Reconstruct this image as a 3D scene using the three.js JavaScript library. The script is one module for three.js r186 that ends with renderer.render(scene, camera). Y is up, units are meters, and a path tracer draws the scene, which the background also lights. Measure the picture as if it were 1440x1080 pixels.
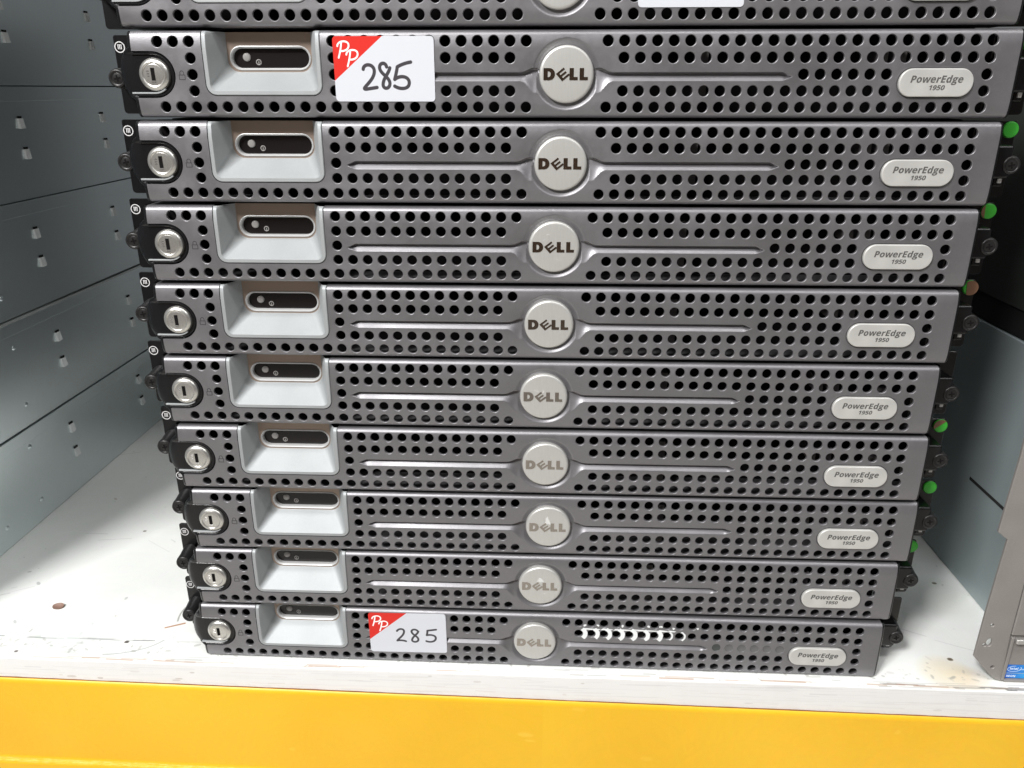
import * as THREE from 'three';
import { mergeGeometries, toCreasedNormals, mergeVertices } from 'three/addons/utils/BufferGeometryUtils.js';
import { RoundedBoxGeometry } from 'three/addons/geometries/RoundedBoxGeometry.js';
import { FontLoader } from 'three/addons/loaders/FontLoader.js';
import { RectAreaLightUniformsLib } from 'three/addons/lights/RectAreaLightUniformsLib.js';

// ---------------------------------------------------------------- camera, light, exposure
const scene = new THREE.Scene();
const camera = new THREE.PerspectiveCamera(51.88, 4 / 3, 0.02, 60);
camera.rotation.order = 'YXZ';
camera.rotation.set(-0.3579, 0.0412, 0);
camera.position.set(-0.00364, -0.00668, 0.42066);
scene.add(camera);
scene.background = new THREE.Color().setRGB(0.15, 0.153, 0.156);
const renderer = new THREE.WebGLRenderer({ antialias: true });
renderer.toneMapping = THREE.LinearToneMapping;
renderer.toneMappingExposure = 1.0;
renderer.shadowMap.enabled = true;
RectAreaLightUniformsLib.init();
function ceilingPanel(pos, target, w, h, power, label, color = 0xfefcfb) {
  const g = new THREE.Group(); g.name = numbered('ceiling_light');
  g.position.set(...pos); g.lookAt(...target); scene.add(g);
  g.userData = { label, category: 'lamp' };
  const body = new THREE.Mesh(new RoundedBoxGeometry(w + 0.06, h + 0.06, 0.06, 2, 0.012), new THREE.MeshStandardMaterial({ color: 0xd8d8d8, roughness: 0.5 }));
  body.name = 'housing'; body.position.z = -0.034; g.add(body);
  const face = new THREE.Mesh(new THREE.PlaneGeometry(w, h), new THREE.MeshStandardMaterial({ color: 0xffffff, emissive: color, emissiveIntensity: 4 }));
  face.name = 'diffuser'; face.position.z = 0.002; g.add(face);
  const l = new THREE.RectAreaLight(color, power, w, h); l.position.z = 0.008; l.rotation.y = Math.PI; l.castShadow = true; g.add(l);
}
const used = {};
function numbered(n) { const k = used[n] = (used[n] ?? -1) + 1; return k ? `${n}_${String(k).padStart(3, '0')}` : n; }
ceilingPanel([-1.12, 1.50, 1.50], [0, -0.2, 0], 0.5, 0.5, 104, 'square white ceiling panel lamp in front of the shelf, on the left');
ceilingPanel([1.7, 1.75, 1.50], [0, -0.2, 0], 0.62, 0.62, 1.2, 'square white fill lamp added in front of the shelf, on the right');  // weak fill light, added on the right

ceilingPanel([0.5, 2.1, 0.95], [0.45, 0, 0.35], 4.2, 0.22, 8.5, 'long white strip lamp hung above the aisle, parallel to the shelf');

// ---------------------------------------------------------------- helpers (shapes are written in millimetres)
let seed = 12345;
const rnd = () => ((seed = (seed * 1664525 + 1013904223) >>> 0) / 4294967296);
const sm = (t) => { t = Math.min(1, Math.max(0, t)); return t * t * (3 - 2 * t); };
function boxUV(g) {                                   // uv in metres, from the dominant axis of each normal
  const p = g.attributes.position, n = g.attributes.normal, uv = new Float32Array(p.count * 2);
  for (let i = 0; i < p.count; i++) {
    const ax = Math.abs(n.getX(i)), ay = Math.abs(n.getY(i)), az = Math.abs(n.getZ(i));
    let a, b; if (az >= ax && az >= ay) { a = p.getX(i); b = p.getY(i); } else if (ay >= ax) { a = p.getX(i); b = p.getZ(i); } else { a = p.getZ(i); b = p.getY(i); }
    uv[2 * i] = a; uv[2 * i + 1] = b;
  }
  g.setAttribute('uv', new THREE.BufferAttribute(uv, 2)); return g;
}
function geo(list, keepUV) {                          // merges, mm -> m
  const arr = (Array.isArray(list) ? list : [list]).map((g) => {
    const q = g.index ? g.toNonIndexed() : g.clone();
    for (const k of Object.keys(q.attributes)) if (!['position', 'normal', 'uv'].includes(k)) q.deleteAttribute(k);
    if (!q.attributes.normal) q.computeVertexNormals();
    if (!keepUV) q.deleteAttribute('uv');
    return q;
  });
  const m = arr.length > 1 ? mergeGeometries(arr) : arr[0];
  m.scale(0.001, 0.001, 0.001);
  return keepUV ? m : boxUV(m);
}
function mesh(name, list, mat, parent, keepUV) {
  const m = new THREE.Mesh(geo(list, keepUV), mat); m.name = name; m.castShadow = m.receiveShadow = true; parent.add(m); return m;
}
function thing(name, label, category, [x, y, z] = [0, 0, 0], group) {     // position in mm
  const g = new THREE.Group(); g.name = numbered(name); g.position.set(x / 1000, y / 1000, z / 1000);
  g.userData = { label, category }; if (group) g.userData.group = group; scene.add(g); return g;
}
const box = (x0, x1, y0, y1, z0, z1) => new THREE.BoxGeometry(x1 - x0, y1 - y0, z1 - z0).translate((x0 + x1) / 2, (y0 + y1) / 2, (z0 + z1) / 2);
const rbox = (x0, x1, y0, y1, z0, z1, r = 0.6, s = 2) => new RoundedBoxGeometry(x1 - x0, y1 - y0, z1 - z0, s, r).translate((x0 + x1) / 2, (y0 + y1) / 2, (z0 + z1) / 2);
function poly(pts) { const s = new THREE.Shape(); pts.forEach(([x, y], i) => (i ? s.lineTo(x, y) : s.moveTo(x, y))); s.closePath(); return s; }
function extr(shape, z0, z1, bevel = 0, seg = 2, curve = 12) {
  return new THREE.ExtrudeGeometry(shape, { depth: z1 - z0 - 2 * bevel, bevelEnabled: bevel > 0, bevelSize: bevel, bevelThickness: bevel, bevelOffset: -bevel, bevelSegments: seg, curveSegments: curve }).translate(0, 0, z0 + bevel);
}
const arcPts = (cx, cy, r, a0, a1, n) => Array.from({ length: n + 1 }, (_, i) => { const a = a0 + (a1 - a0) * i / n; return [cx + r * Math.cos(a), cy + r * Math.sin(a)]; });
function rrect(x0, x1, y0, y1, r, n = 8) {
  const P = Math.PI; return [...arcPts(x1 - r, y1 - r, r, 0, P / 2, n), ...arcPts(x0 + r, y1 - r, r, P / 2, P, n), ...arcPts(x0 + r, y0 + r, r, P, 1.5 * P, n), ...arcPts(x1 - r, y0 + r, r, 1.5 * P, 2 * P, n)];
}
function grid(rows, closeU = false) {                 // rows of equal-length arrays of [x,y,z] -> smooth mesh
  const nu = rows[0].length, pos = [], idx = [];
  rows.forEach((r) => r.forEach((p) => pos.push(...p)));
  for (let i = 0; i + 1 < rows.length; i++) for (let j = 0; j < (closeU ? nu : nu - 1); j++) {
    const a = i * nu + j, b = i * nu + (j + 1) % nu, c = a + nu, d = b + nu; idx.push(a, b, d, a, d, c);
  }
  const g = new THREE.BufferGeometry(); g.setAttribute('position', new THREE.Float32BufferAttribute(pos, 3)); g.setIndex(idx); g.computeVertexNormals(); return g;
}
const flip = (g) => { const ix = g.index.array; for (let i = 0; i < ix.length; i += 3) { const t = ix[i]; ix[i] = ix[i + 1]; ix[i + 1] = t; } g.computeVertexNormals(); return g; };
const crease = (g, a = 0.5) => toCreasedNormals(g, a);
const turnZ = (r, z) => new THREE.CylinderGeometry(r, r, z, 28).rotateX(Math.PI / 2);
const latheZ = (prof, seg = 36) => new THREE.LatheGeometry(prof.map(([r, z]) => new THREE.Vector2(r, z)), seg).rotateX(Math.PI / 2);   // profile (radius, z)

// ---------------------------------------------------------------- procedural textures
function noise2(w, h, sx, sy, s0) {                   // tileable value noise
  const gx = Math.max(1, Math.round(w / sx)), gy = Math.max(1, Math.round(h / sy)), v = new Float32Array(gx * gy); let s = s0 >>> 0;
  for (let i = 0; i < v.length; i++) { s = (s * 1664525 + 1013904223) >>> 0; v[i] = s / 4294967296; }
  const out = new Float32Array(w * h);
  for (let y = 0; y < h; y++) { const fy = y / h * gy, iy = Math.floor(fy), ty = sm(fy - iy);
    for (let x = 0; x < w; x++) { const fx = x / w * gx, ix = Math.floor(fx), tx = sm(fx - ix);
      const a = v[(iy % gy) * gx + ix % gx], b = v[(iy % gy) * gx + (ix + 1) % gx], c = v[((iy + 1) % gy) * gx + ix % gx], d = v[((iy + 1) % gy) * gx + (ix + 1) % gx];
      out[y * w + x] = (a + (b - a) * tx) * (1 - ty) + (c + (d - c) * tx) * ty; } }
  return out;
}
function tex(w, h, fn, size, srgb = true) {           // fn(i) -> [r,g,b] 0..255 ; size in metres
  const d = new Uint8Array(w * h * 4);
  for (let i = 0; i < w * h; i++) { const [r, g, b] = fn(i); d[4 * i] = Math.min(255, Math.max(0, r)); d[4 * i + 1] = Math.min(255, Math.max(0, g)); d[4 * i + 2] = Math.min(255, Math.max(0, b)); d[4 * i + 3] = 255; }
  const t = new THREE.DataTexture(d, w, h); t.wrapS = t.wrapT = THREE.RepeatWrapping; t.magFilter = THREE.LinearFilter; t.minFilter = THREE.LinearMipmapLinearFilter; t.generateMipmaps = true;
  if (srgb) t.colorSpace = THREE.SRGBColorSpace; t.repeat.set(1 / size[0], 1 / size[1]); t.needsUpdate = true; return t;
}
const N = 512, nA = noise2(N, N, 2, 2, 11), nB = noise2(N, N, 9, 9, 12), nC = noise2(N, N, 60, 60, 13), nD = noise2(N, N, 3, 90, 14), nE = noise2(N, N, 160, 160, 15);
const tint = (base, amp, size, f) => tex(N, N, (i) => { const k = 1 + amp * (f(i) - 0.5) * 2; return base.map((c) => c * k); }, size);
const grainBump = tex(N, N, (i) => { const v = 255 * (0.7 * nA[i] + 0.3 * nB[i]); return [v, v, v]; }, [0.06, 0.06], false);
const wearRough = tex(N, N, (i) => { const v = 255 * (0.62 + 0.22 * (nC[i] - 0.5) + 0.18 * (nE[i] - 0.5) + 0.08 * (nB[i] - 0.5)); return [v, v, v]; }, [0.13, 0.13], false);
const S = (o) => new THREE.MeshStandardMaterial(o);
const rgb = (r, g, b) => new THREE.Color().setRGB(r, g, b);
const M = {
  bezel: S({ map: tint([137, 136, 139], 0.05, [0.11, 0.11], (i) => 0.45 * nE[i] + 0.3 * nC[i] + 0.25 * nA[i]), metalness: 0.72, roughness: 0.74, roughnessMap: wearRough, bumpMap: grainBump, bumpScale: 0.00003 }),
  silver: S({ map: tint([163, 167, 168], 0.03, [0.09, 0.09], (i) => 0.6 * nC[i] + 0.4 * nA[i]), metalness: 0.38, roughness: 0.58, bumpMap: grainBump, bumpScale: 0.00002 }),
  taupe: S({ color: rgb(0.40, 0.315, 0.26), metalness: 0.45, roughness: 0.38 }),  // brown reflection of the aisle, tinted into the recess back panel
  disc: S({ map: tint([202, 202, 198], 0.014, [0.03, 0.03], (i) => nD[i]), metalness: 0.5, roughness: 0.42 }),
  chrome: S({ color: rgb(0.42, 0.385, 0.35), metalness: 1, roughness: 0.16 }),
  badge: S({ map: tint([203, 203, 199], 0.03, [0.05, 0.05], (i) => nC[i]), metalness: 0.35, roughness: 0.45 }),
  print: S({ color: rgb(0.10, 0.098, 0.095), roughness: 0.5 }),
  icon: S({ color: rgb(0.035, 0.035, 0.037), roughness: 0.6 }),
  black: S({ map: tint([15, 15, 17], 0.15, [0.05, 0.05], (i) => 0.5 * nB[i] + 0.5 * nC[i]), roughness: 0.3, bumpMap: grainBump, bumpScale: 0.00004 }),
  inside: new THREE.MeshPhysicalMaterial({ color: rgb(0.009, 0.008, 0.008), roughness: 0.9, specularIntensity: 0.15 }),
  rim: S({ color: rgb(0.66, 0.665, 0.66), metalness: 0.35, roughness: 0.4 }),
  post: S({ color: rgb(0.09, 0.08, 0.08), roughness: 0.7 }),
  glass: S({ color: rgb(0.008, 0.006, 0.006), roughness: 0.3 }),
  button: S({ color: rgb(0.3, 0.29, 0.28), roughness: 0.4 }),
  lock: S({ map: tint([214, 213, 208], 0.04, [0.02, 0.02], (i) => nB[i]), metalness: 0.85, roughness: 0.3 }),
  white: S({ color: rgb(0.75, 0.75, 0.75), roughness: 0.6 }),
  screw: S({ color: rgb(0.016, 0.0155, 0.0155), metalness: 0.1, roughness: 0.38 }),
  green: S({ color: rgb(0.075, 0.62, 0.06), roughness: 0.35 }),
  copper: S({ color: rgb(0.27, 0.145, 0.085), roughness: 0.4 }),
  case: S({ color: rgb(0.16, 0.165, 0.17), metalness: 0.6, roughness: 0.5 }),
  shiny: S({ color: rgb(0.75, 0.75, 0.75), metalness: 0.9, roughness: 0.22 }),
};

// ---------------------------------------------------------------- the shelf
const boardTex = (() => {                             // 1.0 m x 0.5 m of worn white paint
  const W = 2048, H = 1024, c = document.createElement('canvas'); c.width = W; c.height = H; const x = c.getContext('2d');
  x.fillStyle = '#eef0ed'; x.fillRect(0, 0, W, H);
  seed = 77;
  const px = (mx) => (mx + 0.5) * W, py = (mz) => (mz + 0.4874) / 0.494 * H;      // metres on the shelf -> pixels
  for (let i = 0; i < 260; i++) { const r = 30 + rnd() * 130, X = rnd() * W, Y = rnd() * H; const g = x.createRadialGradient(X, Y, 0, X, Y, r); const k = rnd() < 0.5 ? '200,203,198' : '244,246,244'; g.addColorStop(0, `rgba(${k},.16)`); g.addColorStop(1, `rgba(${k},0)`); x.fillStyle = g; x.fillRect(X - r, Y - r, 2 * r, 2 * r); }
  const stain = (mx, mz, r, col, a) => { const X = px(mx), Y = py(mz), R = r * W; const g = x.createRadialGradient(X, Y, 0, X, Y, R); g.addColorStop(0, `rgba(${col},${a})`); g.addColorStop(0.6, `rgba(${col},${a * 0.6})`); g.addColorStop(1, `rgba(${col},0)`); x.fillStyle = g; x.fillRect(X - R, Y - R, 2 * R, 2 * R); };
  stain(0.262, -0.008, 0.02, '224,205,165', 0.55); stain(0.275, -0.004, 0.014, '222,200,165', 0.4); stain(0.30, -0.09, 0.03, '190,190,180', 0.35);
  stain(0.24, -0.17, 0.05, '185,182,170', 0.4); stain(-0.33, -0.02, 0.03, '205,212,210', 0.5); stain(-0.30, -0.2, 0.06, '190,195,190', 0.35);
  for (let i = 0; i < 650; i++) { const X = rnd() * W, Y = rnd() * H, s = 0.5 + rnd() * rnd() * 2.4, a = 0.06 + rnd() * 0.28; x.fillStyle = `rgba(${rnd() < 0.3 ? '120,95,75' : '95,98,98'},${a})`; x.beginPath(); x.ellipse(X, Y, s * (1 + rnd() * 2), s, rnd() * 3, 0, 7); x.fill(); }
  for (let i = 0; i < 70; i++) { const X = rnd() * W, Y = rnd() * H, L = 8 + rnd() * 70, a = (rnd() - 0.5) * 1.6; x.strokeStyle = `rgba(130,132,130,${0.08 + rnd() * 0.25})`; x.lineWidth = 0.7 + rnd() * 1.2; x.beginPath(); x.moveTo(X, Y); x.quadraticCurveTo(X + L * 0.5, Y + L * 0.5 * a + 5 * (rnd() - 0.5), X + L, Y + L * a * 0.9); x.stroke(); }
  const streak = (z, x0, x1, col, n, amp) => { for (let i = 0; i < n; i++) { const a = x0 + (x1 - x0) * rnd(), l = 0.004 + rnd() * 0.03; x.strokeStyle = `rgba(${col},${0.12 + rnd() * 0.5})`; x.lineWidth = 0.7 + rnd() * 2.2; x.beginPath(); const zz = z + (rnd() - 0.5) * amp; x.moveTo(px(a), py(zz)); x.lineTo(px(a + l), py(zz + (rnd() - 0.5) * 0.0008)); x.stroke(); } };
  streak(-0.0145, -0.42, -0.17, '120,122,122', 26, 0.0014);                 // long pencil-thin groove in the paint
  streak(0.0045, -0.45, 0.45, '165,125,100', 44, 0.0018); streak(0.003, -0.45, 0.45, '170,170,168', 60, 0.007);  // worn front edge
  streak(0.0035, 0.20, 0.34, '135,130,125', 16, 0.006); streak(0.0045, 0.275, 0.30, '90,86,82', 12, 0.003);
  for (let i = 0; i < 420; i++) { const X = px(-0.45 + 0.9 * rnd()), Y = py(-0.002 - 0.022 * rnd() * rnd()), s = 0.6 + rnd() * 1.8; x.fillStyle = `rgba(150,148,142,${0.1 + rnd() * 0.35})`; x.beginPath(); x.ellipse(X, Y, s * (1 + 2 * rnd()), s, rnd() * 3, 0, 7); x.fill(); }
  const dot = (mx, mz, r, col) => { x.fillStyle = col; x.beginPath(); x.ellipse(px(mx), py(mz), r, r * 0.8, 0, 0, 7); x.fill(); };
  dot(-0.357, 0.0005, 2.6, '#6a6460'); dot(-0.287, -0.0125, 3.2, '#57524e'); dot(0.2705, -0.022, 3.6, '#6a6050'); dot(-0.245, -0.03, 2.4, '#888'); dot(0.299, -0.11, 3.4, '#777064'); dot(-0.30, -0.215, 4, '#6b6a64'); dot(-0.255, -0.26, 4, '#55524e'); dot(-0.345, -0.155, 3, '#8b857c');
  x.strokeStyle = 'rgba(150,155,152,.5)'; x.lineWidth = 3; x.beginPath(); x.moveTo(px(-0.262), py(-0.016)); x.quadraticCurveTo(px(-0.270), py(-0.002), px(-0.297), py(0.001)); x.stroke();
  x.strokeStyle = 'rgba(140,140,134,.8)'; x.lineWidth = 2; x.beginPath(); x.moveTo(px(-0.255), py(-0.066)); x.quadraticCurveTo(px(-0.268), py(-0.054), px(-0.262), py(-0.036)); x.stroke();
  x.strokeStyle = 'rgba(170,120,85,.9)'; x.lineWidth = 3; x.beginPath(); x.moveTo(px(-0.2555), py(-0.0345)); x.lineTo(px(-0.268), py(-0.0285)); x.stroke();
  const t = new THREE.CanvasTexture(c); t.colorSpace = THREE.SRGBColorSpace; t.anisotropy = 8; return t;
})();
const edgeTex = (() => {                              // raw painted front edge of the board, 1.0 m x 0.02 m
  const W = 2048, H = 64, c = document.createElement('canvas'); c.width = W; c.height = H; const x = c.getContext('2d'); x.fillStyle = '#f6f6f4'; x.fillRect(0, 0, W, H); seed = 991;
  for (let i = 0; i < 460; i++) { const X = rnd() * W, Y = rnd() * H, L = 10 + rnd() * 90; x.strokeStyle = `rgba(${rnd() < 0.2 ? '185,165,155' : '180,180,180'},${0.03 + rnd() * 0.12})`; x.lineWidth = 0.6 + rnd() * 2; x.beginPath(); x.moveTo(X, Y); x.lineTo(X + L, Y + (rnd() - 0.5) * 3); x.stroke(); }
  for (let i = 0; i < 26; i++) { const X = rnd() * W, Y = rnd() * H; x.fillStyle = `rgba(140,122,112,${0.06 + rnd() * 0.25})`; x.beginPath(); x.ellipse(X, Y, 2 + rnd() * 6, 1 + rnd() * 1.5, 0, 0, 7); x.fill(); }
  const t = new THREE.CanvasTexture(c); t.colorSpace = THREE.SRGBColorSpace; return t;
})();
const SY = -363.2, YAW = -0.0077;
{
  const shelf = new THREE.Group(); shelf.name = 'shelf_board'; shelf.userData = { kind: 'structure', label: 'white painted wooden shelf board with worn chipped front edge' };
  shelf.position.set(0, SY / 1000, 0.0072); shelf.rotation.y = YAW; scene.add(shelf);
  // top with uv mapped to the painted area, sides plain
  const top = new THREE.PlaneGeometry(1000, 500).rotateX(-Math.PI / 2).translate(0, 0, -194 - 56 + 6.0);
  const topG = new THREE.PlaneGeometry(1000, 494, 1, 1).rotateX(-Math.PI / 2).translate(0, 0, -247.6);
  const uv = topG.attributes.uv; for (let i = 0; i < uv.count; i++) uv.setY(i, uv.getY(i));
  mesh('board_top', topG, S({ map: boardTex, roughness: 0.55, bumpMap: grainBump, bumpScale: 0.00005 }), shelf, true);
  // rounded nose and front face, slightly uneven
  const rows = []; for (let k = 0; k <= 10; k++) { const a = k / 10; const pts = []; for (let i = 0; i <= 250; i++) { const X = -500 + i * 4; const w = 0.3 * Math.sin(X * 0.11) * Math.sin(X * 0.047) + 0.22 * Math.sin(X * 0.37 + 1) * Math.sin(X * 0.093) + 0.18 * Math.sin(X * 0.023 + 2);
      let y, z; if (a < 0.4) { const t = a / 0.4 * Math.PI / 2; y = -0.9 + 0.9 * Math.cos(t); z = -0.6 + (0.9 + w * 0.4) * Math.sin(t); } else { y = -0.9 - (a - 0.4) / 0.6 * 21; z = 0.3 + 0.4 * w; } pts.push([X, y, z]); } rows.push(pts); }
  const fg = flip(grid(rows)); const p = fg.attributes.position, fuv = new Float32Array(p.count * 2); for (let i = 0; i < p.count; i++) { fuv[2 * i] = (p.getX(i) + 500) / 1000; fuv[2 * i + 1] = (p.getY(i) + 22) / 22; } fg.setAttribute('uv', new THREE.BufferAttribute(fuv, 2));
  mesh('board_edge', fg, S({ map: edgeTex, roughness: 0.7, bumpMap: grainBump, bumpScale: 0.00015 }), shelf, true);
  mesh('board_core', [box(-900, -500, -22, 0, -900, 0.3), box(500, 900, -22, 0, -900, 0.3), box(-500, 500, -22, -2.5, -900, -0.5), box(-500, 500, -2.5, 0, -900, -494.6)], S({ color: rgb(0.72, 0.73, 0.71), roughness: 0.6 }), shelf);
}
{
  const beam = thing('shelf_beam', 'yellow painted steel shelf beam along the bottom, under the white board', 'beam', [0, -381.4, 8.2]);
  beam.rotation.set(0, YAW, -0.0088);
  const prof = [[-30, -1.2], [-2.0, -1.2], [-0.8, -1.0], [0.3, -0.4], [1.0, 0.3 - 1.2], [1.6, -2.4], [1.9, -4], [1.9, -66], [2.3, -68.2], [3.6, -69.4], [4.6, -70.4], [5.0, -72], [5.0, -110], [-30, -110]];
  const cols = prof.map(([z, y]) => [[-900, y, z], [-300, y, z], [0, y, z], [300, y, z], [900, y, z]]);
  const yT = (() => { const W = 1024, H = 256, c = document.createElement('canvas'); c.width = W; c.height = H; const x = c.getContext('2d'); x.fillStyle = '#e6b520'; x.fillRect(0, 0, W, H); seed = 5150;
    for (let i = 0; i < 160; i++) { const r = 20 + rnd() * 90, X = rnd() * W, Y = rnd() * H, g = x.createRadialGradient(X, Y, 0, X, Y, r), k = rnd() < 0.5 ? '226,166,26' : '246,196,60'; g.addColorStop(0, `rgba(${k},.18)`); g.addColorStop(1, `rgba(${k},0)`); x.fillStyle = g; x.fillRect(X - r, Y - r, 2 * r, 2 * r); }
    for (let i = 0; i < 22; i++) { const X = rnd() * W, Y = rnd() * H; x.fillStyle = `rgba(255,222,130,${0.08 + rnd() * 0.18})`; x.beginPath(); x.ellipse(X, Y, 2 + rnd() * 7, 1 + rnd() * 2.2, 0.1, 0, 7); x.fill(); }
    for (let i = 0; i < 6; i++) { const X = rnd() * W, Y = rnd() * H, L = 6 + rnd() * 20; x.strokeStyle = `rgba(150,100,20,${0.05 + rnd() * 0.1})`; x.lineWidth = 0.8; x.beginPath(); x.moveTo(X, Y); x.lineTo(X + L, Y + (rnd() - 0.5) * 10); x.stroke(); }
    const t = new THREE.CanvasTexture(c); t.colorSpace = THREE.SRGBColorSpace; t.wrapS = t.wrapT = THREE.RepeatWrapping; t.repeat.set(1 / 0.8, 1 / 0.2); return t; })();
  mesh('gap_shade_strip', box(-560, 560, -1.1, -0.25, -2, -0.25), S({ color: rgb(0.2, 0.085, 0.03), roughness: 0.8 }), beam);  // dark strip standing in for the shadow line between board and beam
  mesh('beam_profile', crease(flip(grid(cols)), 0.7), S({ map: yT, roughness: 0.42, bumpMap: tex(N, N, (i) => { const v = 255 * (0.6 * nC[i] + 0.4 * nB[i]); return [v, v, v]; }, [0.25, 0.25], false), bumpScale: 0.00025 }), beam);
}
{ // unseen aisle floor, added so the metal has a pale surface to reflect
  const f = new THREE.Mesh(geo(box(-2600, 2600, -1260, -1240, 30, 3600)), S({ map: tint([212, 209, 202], 0.1, [1.2, 1.2], (i) => 0.5 * nC[i] + 0.5 * nE[i]), roughness: 0.7 }));
  f.name = 'added_aisle_floor'; f.userData = { kind: 'structure', label: 'pale concrete floor added in the aisle for reflections and bounce' }; f.receiveShadow = true; scene.add(f);
}

{ // a plain brown mass added across the aisle, it only shows as a reflection
  const f = new THREE.Mesh(geo(box(-2600, 2600, -1240, 900, 3300, 3600)), S({ map: tint([112, 92, 76], 0.2, [0.9, 0.9], (i) => 0.5 * nC[i] + 0.5 * nE[i]), roughness: 0.8 }));
  f.name = 'added_reflection_wall'; f.userData = { kind: 'structure', label: 'unseen brown wall added across the aisle for reflections' }; f.castShadow = f.receiveShadow = true; scene.add(f);
}

// ---------------------------------------------------------------- galvanised chassis stacked on the left
const galv = S({ map: tint([228, 238, 240], 0.05, [0.35, 0.35], (i) => 0.75 * nE[i] + 0.2 * nC[i] + 0.05 * nB[i]), metalness: 0.9, roughness: 0.28 });
const slotDark = S({ color: rgb(0.01, 0.01, 0.01), roughness: 0.9 });
{ // a board added above, out of the picture, to shade the back of the bay
  const f = new THREE.Mesh(geo([box(-900, 900, 300, 322, -900, 4)]), S({ map: tint([196, 194, 188], 0.1, [0.6, 0.6], (i) => 0.5 * nC[i] + 0.5 * nE[i]), roughness: 0.7 }));
  f.name = 'added_shade_board'; f.userData = { kind: 'structure', label: 'unseen white board added above the servers to shade the bay' }; f.castShadow = f.receiveShadow = true; scene.add(f);
}
const leftSpecs = [   // bottom, top, z of the tab pairs, x shift, label
  [-4.2, 84, -257, 0, 'grey sheet metal chassis topmost of the left stack, cut off above'],
  [-94.5, -5.4, -254, 0, 'grey sheet metal chassis second from the top of the left stack'],
  [-184, -95.6, -243.4, 0.6, 'grey sheet metal chassis mid left stack, above the bright folded lip'],
  [-277, -186.6, -245.4, -0.6, 'grey sheet metal chassis second from bottom of left stack, under the bright lip'],
  [-363, -278.2, -236.6, 0, 'grey sheet metal chassis on the white board, bottom of left stack'],
];
leftSpecs.forEach(([y0, y1, zt, dx, label], i) => {
  const t = thing('equipment_chassis', label, 'server chassis', [-441 + dx, y0, zt], 'sheet metal chassis stacked at the left');
  const h = y1 - y0, zf = 15 - zt, zb = -640;
  mesh('side_panel', rbox(-430, -0.7, 0, h, zb, zf, 0.6), galv, t);
  mesh('lid', [rbox(-430.5, 0, h - 11, h + 0.35, zb - 1, zf - 24, 0.45)], galv, t);
  if (i === 3) mesh('folded_lip', rbox(-3, 2.4, h - 0.4, h + 1.5, zb, zf - 6, 0.5), S({ color: rgb(0.72, 0.75, 0.74), metalness: 0.8, roughness: 0.4 }), t);
  for (const z of [0, -129]) for (const y of [60.5, 36]) {
    const tab = new THREE.BufferGeometry(), w = 2.3, v = [[-0.6, 4.2], [1.9, -3.6]];
    const wedge = extr(poly([[-0.8, 4.2], [-0.8, -3.6], [1.5, -3.8], [1.7, -3.4], [0.7, 4.2]]), -w - 0.8, w + 0.8).rotateY(0);
    // the wedge is drawn in the x-y plane and is w deep along z, so it already leans out of the side
    mesh('spring_tab', wedge.translate(0, y, z), S({ color: rgb(0.86, 0.89, 0.89), metalness: 0.05, roughness: 0.5 }), t);
    mesh('slot', box(-0.6, 0.14, y + 4.0, y + 6.0, z - 2.6, z + 2.6), slotDark, t);
  }
  for (const [y, z] of [[69, 60], [18.5, 60.5], [17.5, 108]]) mesh('rivet', latheZ([[0, 1.1], [0.9, 1.05], [1.7, 0.75], [2.2, 0.1], [2.3, 0]], 18).rotateY(Math.PI / 2).translate(-0.7, y, z), galv, t);
});

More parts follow.
